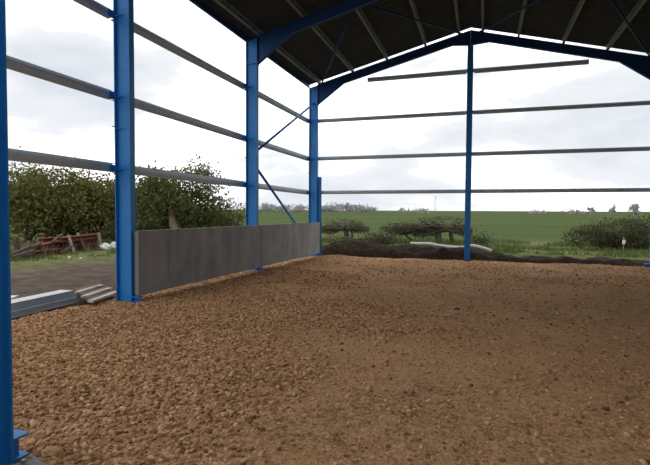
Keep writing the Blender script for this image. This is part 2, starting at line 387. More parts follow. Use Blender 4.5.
# ------------------------------------------------------------------ rafters
RD = .27
def rafter(y, left, label):
    r = thing('roof_rafter', (0,y,0), label, 'rafter', 'blue roof rafters'); b = B/2
    X = (lambda x: x) if left else (lambda x: XR-x)
    top = lambda x: ZE+SL*x
    P = lambda pts: [(X(x),z) for x,z in pts]
    g = .012
    MB().prism(P([(g,top(g)-.014),(XC-.002,top(XC)-.014),(XC-.002,top(XC)-RD),(g,top(g)-RD)]), -.005,.005).build('web', M['blue_shaded'], r)
    MB().prism(P([(g,top(g)),(XC-.002,top(XC)),(XC-.002,top(XC)-.014),(g,top(g)-.014)]), -b,b).build('top_flange', M['blue_shaded'], r)
    MB().prism(P([(1.0,top(1.0)-RD),(XC-.6,top(XC-.6)-RD),(XC-.6,top(XC-.6)-RD-.014),(1.0,top(1.0)-RD-.014)]), -b,b).build('bottom_flange', M['blue_shaded'], r)
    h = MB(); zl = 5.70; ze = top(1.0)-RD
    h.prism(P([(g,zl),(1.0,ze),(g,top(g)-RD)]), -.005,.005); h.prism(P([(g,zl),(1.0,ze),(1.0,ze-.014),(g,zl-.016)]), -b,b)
    h.build('haunch', M['blue_shaded'], r)
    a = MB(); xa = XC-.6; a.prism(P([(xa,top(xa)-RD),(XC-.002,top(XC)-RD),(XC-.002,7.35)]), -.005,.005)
    a.prism(P([(xa,top(xa)-RD),(XC-.002,7.35),(XC-.002,7.336),(xa,top(xa)-RD-.014)]), -b,b); a.build('apex_haunch', M['blue_shaded'], r)
    MB().prism(P([(0.001,5.66),(g,5.66),(g,top(g)),(0.001,top(0))]), -b,b).build('end_plate', M['blue_shaded'], r)
    MB().prism(P([(XC-.016,7.30),(XC-.002,7.30),(XC-.002,ZA),(XC-.016,ZA-.004)]), -b,b).build('apex_plate', M['blue_shaded'], r)
    return r
rafter(Y3, True, 'nearer shade-toned blue rafter running up from the middle left wall column')
rafter(Y3, False, 'nearer shade-toned blue rafter on the right slope, just above the photo')
rafter(Y4, True, 'far gable rafter rising left of the ridge from the corner column')
rafter(Y4, False, 'far gable rafter descending right of the ridge to the right edge')

# ------------------------------------------------------------------ wall rails, purlins
def sigma(h, f, t=.01):                       # rolled rail: convex web towards the inside, flanges behind
    a = h/2; o = [(-f,-a),(f*.3,-a),(f*.85,-a*.55),(f,-a*.1),(f*.85,a*.45),(f*.3,a),(-f,a)]
    i = [(-f,a-t),(f*.3-t*.6,a-t),(f*.85-t,a*.45-t*.3),(f-t,-a*.1),(f*.85-t,-a*.55+t*.3),(f*.3-t*.6,-a+t),(-f,-a+t)]
    return o+i
def rail(p, q, label, group, h=.165):
    o = MB().sweep(sigma(h,.05), p, q).build('side_rail', M['galv'], None, fixn=True)
    return tag(o, label, 'rail', group)
hn = ('lowest','middle','top')
e = .07
for i, z in enumerate(RAILZ):
    x = -RAILS_OUT
    rail((x,YN,z),(x,Y2-.06,z), hn[i]+' grey steel rail on the left wall, between the near post and next column', 'left wall side rails')
    rail((x,Y2+.005,z),(x,Y3-.03,z), hn[i]+' grey steel rail on the left wall, above the nearer concrete panel', 'left wall side rails')
    rail((x,Y3+.005,z),(x,Y4+.10,z), hn[i]+' grey steel rail on the left wall, above the farther concrete panel', 'left wall side rails')
    y = .145+.055
    gn = ('lowest','second lowest','second highest')[i]
    rail((-.33,y,z),(XC-.13,y,z), gn+' grey rail of the far gable, left of its centre post', 'gable side rails', .13)
    rail((XC+.13,y,z),(XR+.33,y,z), gn+' grey rail of the far gable, right of its centre post', 'gable side rails', .13)
y = .2
rail((1.85,y,6.51),(XC-.13,y,6.525), 'short topmost grey rail of the far gable, left of its centre post', 'gable side rails', .15)
rail((XC+.13,y,6.525),(9.1,y,6.525), 'short topmost grey rail of the far gable, right of its centre post', 'gable side rails', .15)

PH = .145
POFF = (5.37,4.09,2.83,1.48,.36)
ordn = ('eaves','second','third','fourth','ridge')
def purlin(x, y0, y1, right, label):
    z = ZE+SL*(XR-x if right else x)+.004
    th = math.atan(SL)*(-1 if right else 1)
    t = .012; f = .06; a = PH-.008
    prof = [(-f,0),(t,0),(t,a-t),(f,a-t),(f,a),(0,a),(0,t),(-f,t)]
    if right: prof = [(-q,w) for q,w in prof]
    pts = [(q*math.cos(th)-w*math.sin(th), q*math.sin(th)+w*math.cos(th)) for q,w in prof]
    o = MB().prism([(x+q, z+w) for q,w in pts], y0, y1).build('roof_purlin', M['purlin'], None, fixn=True)
    return tag(o, label, 'purlin', 'roof purlins')
for i, off in enumerate(POFF):
    nm = ordn[i]+' purlin' + (' up from the left eaves' if 0 < i < 4 else '')
    purlin(XC-off, Y3+.004, Y4+.10, False, 'grey '+nm+', left roof slope by the gable')
    nm = ordn[i]+' purlin' + (' up from the right eaves' if 0 < i < 4 else '')
    purlin(XC+off, Y3+.004, Y4+.10, True, 'grey '+nm+', right roof slope by the gable')
    if i < 3: purlin(XC-off, Y2, Y3-.004, False, 'grey '+ordn[i]+' purlin on the left slope, this side of the nearer rafter')

# roof sheeting: corrugated, ribs run down the slope
prof = []
yy = YN-.3; k = 0
while yy < .06:
    for dy, dz in ((0,0),(.045,.008),(.073,.030),(.10,.008)): prof.append((yy+dy, dz))
    yy += .146
prof.append((yy,0))
V = []; F = []
z0 = PH+.012
for dz2 in (0, .012):
    for (x, zz) in ((-.52, ZE-SL*.52), (XC, ZA), (XR+.52, ZE-SL*.52)):
        for y, dz in prof: V.append((x, y, zz+z0/math.cos(math.atan(SL))+dz+dz2))
n = len(prof)
def q(L, c, i): return (L*3+c)*n+i
for c in range(2):
    for i in range(n-1):
        F.append((q(0,c,i),q(0,c,i+1),q(0,c+1,i+1),q(0,c+1,i))); F.append((q(1,c,i),q(1,c+1,i),q(1,c+1,i+1),q(1,c,i+1)))
    for i in (0, n-1): F.append((q(0,c,i),q(0,c+1,i),q(1,c+1,i),q(1,c,i)))
for c in (0,2):
    for i in range(n-1): F.append((q(0,c,i),q(0,c,i+1),q(1,c,i+1),q(1,c,i)))
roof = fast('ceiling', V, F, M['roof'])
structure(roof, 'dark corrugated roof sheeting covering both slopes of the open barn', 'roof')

# eaves beams on the column heads
def eaves(x, y0, y1, sgn, label):
    z = ZE-SL*D+.0
    o = MB().prism([(x,z),(x+sgn*.06,z),(x+sgn*.06,z+.012),(x+sgn*.012,z+.012),(x+sgn*.012,z+.118),(x+sgn*.06,z+.13),(x+sgn*.06,z+.138),(x,z+.125)], y0, y1).build('eaves_beam', M['blue_shaded'], None, fixn=True)
    return tag(o, label, 'eaves beam', 'eaves beams')
eaves(-.39, Y3, Y4+.1, 1, 'dark eaves beam along the left roof edge over the farther concrete panel')
eaves(-.39, Y2, Y3-.006, 1, 'dark eaves beam along the left roof edge over the nearer concrete panel')
# unseen cladding added to block sky light from the right-hand side
V = []; pf = []; yy = YB; k = 0
while yy < -.05:
    for dy, dx in ((0,0),(.10,0),(.13,.03),(.20,.03)): pf.append((yy+dy, dx))
    yy += .23
for L in (0,.01):
    for z in (.0, ZE-SL*.5+PH):
        for y, dx in pf: V.append((XR+D+.12+dx+L, y, z))
n = len(pf); F = [(i,i+1,n+i+1,n+i) for i in range(n-1)]+[(2*n+i,3*n+i,3*n+i+1,2*n+i+1) for i in range(n-1)]
F += [(n+i,n+i+1,3*n+i+1,3*n+i) for i in range(n-1)]+[(0,n,3*n,2*n),(n-1,3*n-1,4*n-1,2*n-1)]
wr = fast('added_wall_right', V, F, M['roof']); structure(wr, 'added unseen corrugated cladding shading the right-hand side of the barn', 'wall')

# unseen sheeting added behind the viewer to darken the near post and rafters
V = []; pf = []; xx = -.40
while xx < XR+.40:
    for dx, dy in ((0,0),(.10,0),(.13,.03),(.20,.03)): pf.append((min(xx+dx, XR+.42), dy))
    xx += .23
for L in (0,.01):
    for top in (0,1):
        for x, dy in pf: V.append((x, YB+.05-dy-L, ZE+SL*(x if x < XC else XR-x)+.14 if top else 0))
n = len(pf); F = [(i,i+1,n+i+1,n+i) for i in range(n-1)]+[(2*n+i,3*n+i,3*n+i+1,2*n+i+1) for i in range(n-1)]+[(i,2*n+i,2*n+i+1,i+1) for i in range(n-1)]
wf = fast('added_wall_back', V, F, M['roof']); structure(wf, 'added unseen corrugated cladding shading the barn from behind the viewer', 'wall')

# braces
def brace(p, q, r, label, group, mat):
    rt = thing('bracing_tube', p, label, 'brace', group); p, q = Vector(p), Vector(q); d = (q-p); u = d.normalized()
    MB().tube([u*.12, d-u*.12], r, 10).build('tube', mat, rt, True)
    for s0, s1 in ((Vector((0,0,0)), u*.2), (d-u*.2, d)): MB().beam(s0, s1, .012, .09).build('end_plate', mat, rt)
    return rt
brace((-.13,Y3+.08,3.29),(-.13,Y4-.08,5.72),.038,'upper blue diagonal brace between the last two left wall columns','wall braces',M['blue'])
brace((-.13,Y3+.08,2.93),(-.13,Y4-.08,.25),.038,'lower blue diagonal brace running down behind the farther concrete panel','wall braces',M['blue'])
zt = lambda x: ZE+SL*min(x, XR-x)-.12
brace((.12,Y4-.08,zt(.12)),(2.72,Y3+.08,zt(2.72)),.03,'blue roof brace from the far left eaves corner up to the nearer rafter','roof braces',M['blue_shaded'])
brace((2.8,Y3+.08,zt(2.8)),(XC-.15,Y4-.08,zt(XC-.15)),.03,'blue roof brace from the nearer rafter to left of the gable ridge','roof braces',M['blue_shaded'])
brace((XC+.15,Y4-.08,zt(XC-.15)),(XR-2.8,Y3+.08,zt(2.8)),.03,'blue roof brace leaving the gable ridge towards the right slope','roof braces',M['blue_shaded'])
brace((XR-2.72,Y3+.08,zt(2.72)),(XR-.12,Y4-.08,zt(.12)),.03,'blue roof brace at the top right corner of the photo','roof braces',M['blue_shaded'])

# ------------------------------------------------------------------ concrete wall panels
def panel(y0, y1, label):
    r = thing('concrete_barrier', (.055,y0,.112), label, 'wall panel', 'concrete wall panels'); L = y1-y0; c = .012
    m = MB(); ring = lambda y, k: [(-.045+k,y,k),(.05-k,y,k),(.05-k,y,1.16-k),(-.045+k,y,1.16-k)]
    vs = ring(0,c)+ring(c,0)+ring(L-c,0)+ring(L,c)
    fs = [(0,1,2,3),(15,14,13,12)]
    for i in range(3):
        for j in range(4): fs.append((4*i+j, 4*i+4+j, 4*i+4+(j+1)%4, 4*i+(j+1)%4))
    m.add(vs, fs)
    if y0 < -8: m.box(.0495,.0515,.86,.872,.22,.97)          # dark cast seam
    o = m.build('panel_body', M['concrete'], r, fixn=True)
    if y0 < -8:
        o.data.materials.append(M['darkwood'])
        for f in list(o.data.polygons)[-6:]: f.material_index = 1
    for t in (.25,.75): MB().tube([(0,L*t,1.158),(0,L*t,1.163)], .03, 10).build('lifting_socket', M['darkwood'], r)
    return r
panel(Y2+.0, Y3-.008, 'nearer long grey precast concrete panel on the left wall')
panel(Y3+.008, Y4+.0, 'farther grey precast concrete panel ending at the far corner column')

# ------------------------------------------------------------------ vegetation generators
def leaf_cloud(centres, n, spread, size, elong=1.6):
    centres = np.asarray(centres); C = centres[rng.integers(0, len(centres), n)]+rng.normal(0, 1, (n,3))*spread
    a = rng.normal(0,1,(n,3)); a /= np.linalg.norm(a,axis=1)[:,None]; bb = rng.normal(0,1,(n,3)); bb -= a*(a*bb).sum(1)[:,None]; bb /= np.linalg.norm(bb,axis=1)[:,None]
    s = rng.uniform(.6,1.3,(n,1))*size
    nrm = np.cross(a,bb)*s*.18
    V = np.stack([C-a*s*elong*.5, C+bb*s*.38+nrm, C+a*s*elong*.5, C-bb*s*.38+nrm], 1).reshape(-1,3)
    F = np.arange(4*n).reshape(-1,4); return V, F
def grow(mb, p, d, L, r, depth, tips, spread=.6, up=.15, kids=3, seg=3, flat=0, n=5, wob=.16, minr=.004):
    pts = [Vector(p)]; d = Vector(d).normalized(); rad = [r]
    for i in range(seg):
        d = (d+Vector([random.gauss(0,wob) for _ in range(3)])+Vector((0,0,up*.3))); 
        if flat: d.z *= (1-flat)
        d.normalize(); pts.append(pts[-1]+d*L/seg); rad.append(max(minr, r*(1-.45*(i+1)/seg)))
    mb.tube(pts, rad, n if depth > 1 else 3, cap=False)
    if depth <= 0: tips.extend([tuple(pts[-1]), tuple(pts[-2])]); return
    if depth <= 1: tips.append(tuple(pts[-1]))
    for k in range(kids):
        i = random.randint(max(1, seg-2), seg); t = pts[i]
        az = random.uniform(0, 2*PI); side = d.orthogonal().normalized(); side.rotate(Matrix.Rotation(az, 3, d))
        nd = d*(1-spread*.6)+side*spread*random.uniform(.7,1.3)+Vector((0,0,up))
        grow(mb, t, nd, L*random.uniform(.62,.82), rad[i]*random.uniform(.55,.72), depth-1, tips, spread, up, kids, seg, flat, n, wob, minr)
def tree(name, loc, label, cat, group, trunk_d, L, r, depth, leaves, lspread, lsize, leafm, bark=None, kids=3, spread=.6, up=.15, stems=1, flat=0, crown=None, wob=.16, minr=.006, bole=None):
    t = thing(name, loc, label, cat, group); mb = MB(); tips = []
    for k in range(stems):
        d = Vector(trunk_d) if stems == 1 else Vector(trunk_d)+Vector((random.uniform(-.8,.8), random.uniform(-.8,.8), 0))
        o = (0,0,-.15) if stems == 1 else (random.uniform(-.35,.35), random.uniform(-.35,.35), -.15)
        grow(mb, o, d, L*random.uniform(.85,1.1), r*random.uniform(.8,1.1), depth, tips, spread, up, kids, 3, flat, 6, wob, minr)
    if bole: mb.tube(bole[0], bole[1], 9)
    mb.build('branches', bark or M['bark'], t)
    if crown:
        cs = []
        for (cx_,cy_,cz_,rx,ry,rz_,nn) in crown:
            u = rng.normal(0,1,(nn,3)); u /= np.linalg.norm(u,axis=1)[:,None]; u *= rng.uniform(.35,1,(nn,1))**.6
            cs.append(u*np.array([rx,ry,rz_])+np.array([cx_,cy_,cz_]))
        tips = list(tips)+[tuple(q) for q in np.concatenate(cs)]
    if leaves:
        V, F = leaf_cloud(tips, leaves, lspread, lsize); V[:,2] = np.maximum(V[:,2], .02)
        fast('foliage', V, F, leafm, t)
    return t

# positions come from image pixel columns, as bearings from the camera, plus a distance
def at(px, dist):
    a = .3113-math.atan((px-325)/487.)
    x, y = 5.92-math.sin(a)*dist, -17.46+math.cos(a)*dist
    return (x, y, land(x, y))
HT = 'trees behind the scrap heap'
tree('hedge_tree', at(26,32), 'dense olive green tree rising behind the rusty scrap, beside the near post', 'tree', HT, (.1,0,1), 1.6, .12, 4, 9000, .34, .15, M['leaf_olive'], kids=3, stems=3, spread=.65,
     crown=[(0,0,1.5,2.3,1.8,1.6,150),(-.3,0,3.0,1.9,1.4,1.3,110),(1.0,0,2.7,1.4,1.3,1.3,60)])
tree('hedge_tree', at(66,33), 'broad olive green tree behind the middle of the rusty scrap', 'tree', HT, (0,0,1), 1.6, .12, 4, 9000, .34, .15, M['leaf_olive'], kids=3, stems=3, spread=.65,
     crown=[(0,0,1.5,2.3,1.8,1.6,150),(-.2,0,3.1,1.9,1.4,1.2,100),(1.1,0,2.5,1.4,1.3,1.2,60)])
tree('hedge_tree', at(106,33), 'thinner green tree just left of the tall blue column', 'tree', HT, (0,0,1), 1.5, .12, 4, 6500, .36, .14, M['leaf_olive'], kids=3, stems=3, spread=.65,
     crown=[(0,0,1.4,2.1,1.7,1.5,120),(.1,0,2.6,1.6,1.3,1.1,60)])
tree('hedge_tree', at(146,31), 'green tree just right of the tall blue column, above the nearer panel', 'tree', HT, (0,0,1), 1.4, .12, 4, 6000, .34, .14, M['leaf_green'], kids=3, stems=2, spread=.65,
     crown=[(0,0,1.5,1.7,1.6,1.6,120),(.2,0,2.7,1.3,1.2,1.1,60)])
tree('leaning_tree', at(184,25.4), 'rounded tree with pale leaning trunk seen above the nearer concrete panel', 'tree', None, (-.55,.16,1), 1.75, .20, 5, 15000, .22, .12, M['leaf_green'], M['palebark'], kids=3, spread=.75, up=.12,
     crown=[(-.5,1.7,2.0,2.2,1.2,1.0,120),(-.3,1.3,3.2,1.8,1.1,1.1,150),(-.2,1.6,1.2,2.2,1.2,.9,120),(.8,1.6,1.5,1.9,1.2,1.0,110),(-1.9,1.3,2.2,1.1,1.0,1.0,50)], bole=([(.45,-.75,-.2),(.25,-.8,.5),(-.05,-.85,1.1),(-.28,-.7,1.75)],[.22,.19,.17,.12]))
tree('low_shrub', at(222,28), 'low rounded green shrub left of the middle blue column', 'shrub', None, (0,0,1), .55, .05, 4, 3000, .26, .11, M['leaf_green'], kids=3, stems=3, crown=[(0,0,.9,1.2,1.0,.9,70)])
tree('low_shrub', at(158,27.5), 'dark low shrub below the pale leaning trunk, behind the nearer panel', 'shrub', None, (0,0,1), .5, .05, 4, 3500, .3, .11, M['leaf_green'], kids=3, stems=3, crown=[(0,0,.9,1.5,1.0,.9,80)])

# flat-topped laid shrubs behind the soil bank
def flat_shrub(loc, label, trunks, discs, ntwig, nleaf):
    t = thing('flat_topped_shrub', loc, label, 'tree', 'bare hedge remnants'); mb = MB(); tips = []
    for (bx, by, tx, ty, tz, r) in trunks:
        top = Vector((tx,ty,tz)); mid = Vector((bx*.5+tx*.5+random.uniform(-.08,.08), by, tz*.5))
        mb.tube([(bx,by,-.15), mid, top], [r, r*.85, r*.75], 7, cap=False)
        for (cx_,cy_,cz_,rx,ry,rz_) in discs:
            for _ in range(5):
                a = random.uniform(0,2*PI); k = random.uniform(.5,1)
                e_ = Vector((cx_+math.cos(a)*rx*k, cy_+math.sin(a)*ry*k, cz_+random.uniform(-.5,.6)*rz_))
                m1 = top.lerp(e_,.4)+Vector((random.gauss(0,.06),random.gauss(0,.06),.06)); m2 = top.lerp(e_,.75)+Vector((random.gauss(0,.07),random.gauss(0,.07),random.gauss(0,.05)))
                mb.tube([top, m1, m2, e_], [r*.55, r*.38, r*.25, .008], 5, cap=False); tips += [m1, m2, e_]
    for (cx_,cy_,cz_,rx,ry,rz_) in discs:
        for _ in range(ntwig):
            a = random.uniform(0,2*PI); k = math.sqrt(random.random())
            p = Vector((cx_+math.cos(a)*rx*k, cy_+math.sin(a)*ry*k, cz_+random.uniform(-1,1)*rz_*(1-.5*k)))
            d = Vector((random.gauss(0,1),random.gauss(0,1),random.gauss(.05,.35))).normalized()*random.uniform(.15,.4)
            mb.tube([p-d*.5, p+Vector((0,0,random.gauss(0,.03))), p+d*.5], [.012,.010,.005], 3, cap=False)
    mb.build('branches', M['twig'], t)
    if nleaf:
        C_ = [(c[0]+random.gauss(0,.5)*c[3], c[1]+random.gauss(0,.5)*c[4], c[2]+random.gauss(0,.5)*c[5]) for c in discs for _ in range(30)]
        V, F = leaf_cloud(C_, nleaf, .12, .055); fast('foliage', V, F, M['leaf_bramble'], t)
flat_shrub(at(346,27), 'small bare flat-topped tree right of the far corner column', [(.05,0,.0,0,.72,.17),(.25,.1,.3,.1,.75,.06)], [(-.1,0,1.05,1.1,.8,.34),(.8,0,.8,.5,.4,.25),(-1.0,0,.75,.55,.4,.3)], 230, 350)
flat_shrub(at(440,27.5), 'wide dark flat-topped shrub left of the slim gable post', [(.0,0,-.05,0,.72,.21),(.75,.1,.55,0,.85,.13)], [(.1,0,1.2,1.35,.8,.42),(-1.4,.1,.95,1.3,.7,.34),(1.2,0,.75,.5,.5,.3),(-2.2,0,.65,.6,.5,.3),(-.9,0,.55,.7,.5,.25)], 230, 650)
flat_shrub(at(404,27.5), 'low spreading bare shrub on the left of the wide flat-topped shrub', [(.5,.2,.1,.1,.45,.07)], [(-.2,0,.8,1.1,.6,.28)], 450, 300)
tree('bramble', at(385,24), 'tangled brown bramble between the two flat-topped shrubs', 'shrub', 'brambles on the soil bank', (0,0,1), .42, .02, 4, 900, .22, .08, M['leaf_bramble'], M['twig'], kids=3, stems=5, spread=.9, up=.0)
tree('bramble', at(368,23.5), 'dark bramble at the right end of the brushwood pile', 'shrub', 'brambles on the soil bank', (0,0,1), .36, .02, 4, 700, .2, .08, M['leaf_bramble'], M['twig'], kids=3, stems=4, spread=.9, up=.0)
tree('bramble', at(480,27), 'small bramble just right of the slim gable post', 'shrub', 'brambles on the soil bank', (0,0,1), .36, .02, 4, 500, .22, .08, M['leaf_bramble'], M['twig'], kids=3, stems=4, spread=.9, up=.0)
# hedge on the right
hx = at(628,27)
tree('hedge', hx, 'dense dark rounded hedge near the right edge, before the crop field', 'hedge', None, (0,0,1), .42, .03, 4, 24000, .12, .07, M['leaf_bramble'], M['twig'], kids=3, stems=9, spread=.8, up=.02,
     crown=[(-.2,0,.72,1.8,1.0,.80,420),(1.3,.3,.80,1.7,1.0,.90,420),(-1.6,0,.55,1.2,.8,.60,220)])

# distant trees
DT = 'far-off trees on the horizon'
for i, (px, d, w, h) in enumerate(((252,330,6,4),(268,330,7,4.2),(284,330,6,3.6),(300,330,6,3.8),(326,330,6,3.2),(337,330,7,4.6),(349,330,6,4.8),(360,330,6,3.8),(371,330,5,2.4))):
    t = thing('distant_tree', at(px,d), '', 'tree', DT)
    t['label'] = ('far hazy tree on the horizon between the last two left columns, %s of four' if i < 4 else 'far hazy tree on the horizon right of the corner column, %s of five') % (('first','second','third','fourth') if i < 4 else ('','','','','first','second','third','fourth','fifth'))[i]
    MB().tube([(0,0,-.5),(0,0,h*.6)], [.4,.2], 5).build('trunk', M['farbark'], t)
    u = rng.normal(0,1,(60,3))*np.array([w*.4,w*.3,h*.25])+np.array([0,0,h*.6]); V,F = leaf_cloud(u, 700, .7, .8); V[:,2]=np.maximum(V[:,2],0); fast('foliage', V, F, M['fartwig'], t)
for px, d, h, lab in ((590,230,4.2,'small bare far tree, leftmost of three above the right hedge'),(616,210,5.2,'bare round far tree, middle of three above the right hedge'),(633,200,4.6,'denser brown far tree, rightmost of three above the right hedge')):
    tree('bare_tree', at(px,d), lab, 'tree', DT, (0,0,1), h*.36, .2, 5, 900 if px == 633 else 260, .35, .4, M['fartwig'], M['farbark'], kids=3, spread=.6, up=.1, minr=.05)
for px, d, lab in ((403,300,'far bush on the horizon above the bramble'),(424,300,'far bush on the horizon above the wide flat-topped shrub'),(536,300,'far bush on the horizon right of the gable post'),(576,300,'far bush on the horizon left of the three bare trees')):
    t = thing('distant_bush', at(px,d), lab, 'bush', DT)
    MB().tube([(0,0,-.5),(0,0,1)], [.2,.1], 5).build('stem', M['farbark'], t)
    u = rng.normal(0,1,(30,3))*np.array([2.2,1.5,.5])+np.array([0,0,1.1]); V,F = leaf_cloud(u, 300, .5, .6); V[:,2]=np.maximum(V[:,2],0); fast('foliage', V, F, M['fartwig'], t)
for px, lab in ((435,'faint lattice pylon on the horizon left of the gable post'),(548,'faint lattice pylon on the horizon right of the gable post')):
    t = thing('pylon', at(px,560), lab, 'pylon', 'far pylons'); h = 17; m = MB(); r = .09
    for sx in (-1,1):
        for sy in (-1,1): m.beam((sx*1.6,sy*1.6,-1),(sx*.25,sy*.25,h),r*2,r*2)
    for k in range(7):
        z0_, z1_ = h*k/7, h*(k+1)/7; a0 = 1.6-1.35*k/7; a1 = 1.6-1.35*(k+1)/7
        for sy in (-1,1): m.beam((-a0,sy*a0,z0_),(a1,sy*a1,z1_),r,r); m.beam((a0,sy*a0,z0_),(-a1,sy*a1,z1_),r,r)
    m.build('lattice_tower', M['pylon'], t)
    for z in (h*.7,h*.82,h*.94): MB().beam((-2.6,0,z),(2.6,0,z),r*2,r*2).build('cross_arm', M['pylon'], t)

# grass
def blades(fn, n, hmin, hmax, box, name, label, mat='grass', cat='grass'):
    P = []
    for _ in range(n*8):
        x = random.uniform(*box[:2]); y = random.uniform(*box[2:])
        if random.random() < fn(x,y): P.append((x,y,land(x,y)))
        if len(P) >= n: break
    P = np.array(P); n = len(P); a = rng.uniform(0,2*PI,n); w = rng.uniform(.012,.03,n); h = rng.uniform(hmin,hmax,n)
    dx = np.stack([np.cos(a)*w, np.sin(a)*w, np.zeros(n)], -1); tip = np.stack([rng.normal(0,.35,n)*h, rng.normal(0,.35,n)*h, h], -1)
    V = np.stack([P-dx, P+dx, P+tip], 1).reshape(-1,3)
    o = fast(name, V, np.arange(3*n).reshape(-1,3), M[mat]); tag(o, label, cat, kind='stuff')
blades(lambda x,y: max(0, .35+fbm(x,y,.5))*sstep(6.5,8.5,-x+.25*y), 16000, .05, .17, (-17,-5.5,-9,6), 'grass', 'long green grass in front of the rusty scrap on the left')
blades(lambda x,y: max(0, .2+fbm(x,y,.45)), 22000, .08, .28, (-4,22,3.2,15), 'rough_grass', 'rough grass beyond the soil bank behind the far gable')

M['straw'] = leafmat('dead_stalks', [(0,(.09,.06,.04)),(.6,(.20,.15,.10)),(1,(.34,.27,.19))])
def near_heap(x, y):                             # along the line of the scrap heap
    a, b_ = Vector((-10.2,-4.2)), Vector((-11.8,1.4)); d = b_-a; q_ = Vector((x,y))-a; t = q_.dot(d)/d.length_squared
    return max(0, 1-abs((q_-d*t).length-.2)/.9)*(1 if 0 < t < 1 else 0)*max(0,.6+fbm(x,y,1.2))
blades(near_heap, 1300, .15, .5, (-13.5,-8.5,-5,2), 'dead_weeds', 'dry brown weed stalks growing through the rusty scrap heap', 'straw', 'weeds')

# ------------------------------------------------------------------ rusty scrap on the left
at0 = at
def on(px, d, h=0):                              # heap runs away to the right; pulled toward camera and flattened to image rows
    x, y, z = at0(px, d-3.8+2.4*(px-12)/86 if px < 120 else d); return Vector((x, y, z+h*(.74 if px < 120 else 1)))
SC = 'rusty beams in the scrap heap'
def bar(name, p, q, w, h, mat, label, cat, group=None, roll=0):
    r = thing(name, p, label, cat, group); v = Vector(q)-Vector(p)
    MB().beam((0,0,0), v, w, h, roll).build('bar' , mat, r); return r
def ibeam(p, q, w, h, mat, label, cat, group):
    p = Vector(p); q = Vector(q); r = thing('rusty_beam', p, label, cat, group); v = q-p
    up = Vector((0,0,h/2))
    MB().beam(up, v+up, w, .035).build('top_flange', mat, r); MB().beam((0,0,0), v, .03, h).build('web', mat, r); MB().beam(-up, v-up, w, .035).build('bottom_flange', mat, r)
    return r
ibeam(on(34,24.5,.30), on(66,25.5,.46), .3, .34, M['rust'], 'thick rusty red beam in the middle of the scrap heap', 'beam', SC)
ibeam(on(60,24.8,.74), on(98,26.4,.80), .25, .16, M['rust'], 'long upper rusty red beam at the right of the scrap heap', 'beam', SC)
ibeam(on(64,25.2,.40), on(97,26.6,.50), .25, .2, M['rust'], 'lower rusty red beam at the right of the scrap heap', 'beam', SC)
ibeam(on(42,25.3,.72), on(70,26.0,.74), .2, .14, M['rust'], 'thin rusty beam lying on top of the thick rusty beam', 'beam', SC)
ibeam(on(30,24.0,.14), on(58,24.6,.14), .22, .2, M['rust'], 'rusty beam lying in the grass below the thick rusty beam', 'beam', SC)
ibeam(on(60,25.0,.16), on(95,26.2,.16), .25, .22, M['rust'], 'rusty beam on the ground at the right of the scrap heap', 'beam', SC)
TM = 'dark timbers in the scrap heap'
for p, q, w, lab in (((11,23.6,.22),(30,23.8,.55),.12,'dark timber sloping up at the left end of the scrap heap'),
                     ((12,23.3,.12),(33,23.4,.34),.13,'lower dark timber at the left end of the scrap heap'),
                     ((18,24.1,.0),(15.5,24.1,1.0),.13,'dark timber stump standing at the left end of the scrap heap'),
                     ((24,24.3,.0),(29,24.6,.75),.12,'dark timber leaning against the left end of the thick rusty beam'),
                     ((20,23.7,.1),(34,24.2,.1),.16,'dark timber lying flat at the foot of the scrap heap')):
    bar('timber', on(*p), on(*q), w, w, M['darkwood'], lab, 'timber', TM)
for p, q, w, lab in (((44,24.2,.0),(36,24.9,.8),.09,'dark timber propped against the middle of the thick rusty beam'),((52,24.6,.66),(62,25.3,.98),.09,'dark timber lying across the thin rusty beam'),
                     ((85,25.0,.0),(80,25.4,.7),.1,'dark timber leaning on the right-hand rusty beams'),((60,24.3,.05),(72,24.6,.35),.1,'dark timber low in front of the leaning grey stake'),((20,23.6,.35),(40,24.2,.62),.1,'dark timber lying across the left end of the thick rusty beam')):
    bar('timber', on(*p), on(*q), w, w, M['darkwood'], lab, 'timber', TM)
for p, q, lab in (((74,24.4,-.1),(68,24.9,.95),'grey stake leaning across the rusty beams'),((101,25.8,-.1),(98.5,26.0,1.02),'pale grey stake upright at the right end of the scrap heap'),
                  ((78,26.8,-.1),(78,26.8,1.0),'pale grey stake standing behind the rusty beams')):
    bar('wooden_stake', on(*p), on(*q), .1, .1, M['greywood'], lab, 'stake', 'stakes by the scrap heap')
lump('plastic_sack', on(105,25.5), .28, .22, .19, M['white'], 'white plastic sack in the grass right of the scrap heap', 'sack', None, 1)
lump('plastic_sack', on(114,25.8), .2, .2, .2, M['white'], 'smaller white plastic sack beside the tall blue column', 'sack', None, 4)
lump('litter', on(69,22.0), .06, .05, .05, M['white'], 'white scrap of litter on the grass below the rusty beams', 'litter', None, 6)
lump('litter', on(80.5,21.3), .06, .04, .03, M['white'], 'small pale scrap of litter on the grass edge, right of the other', 'litter', None, 9)

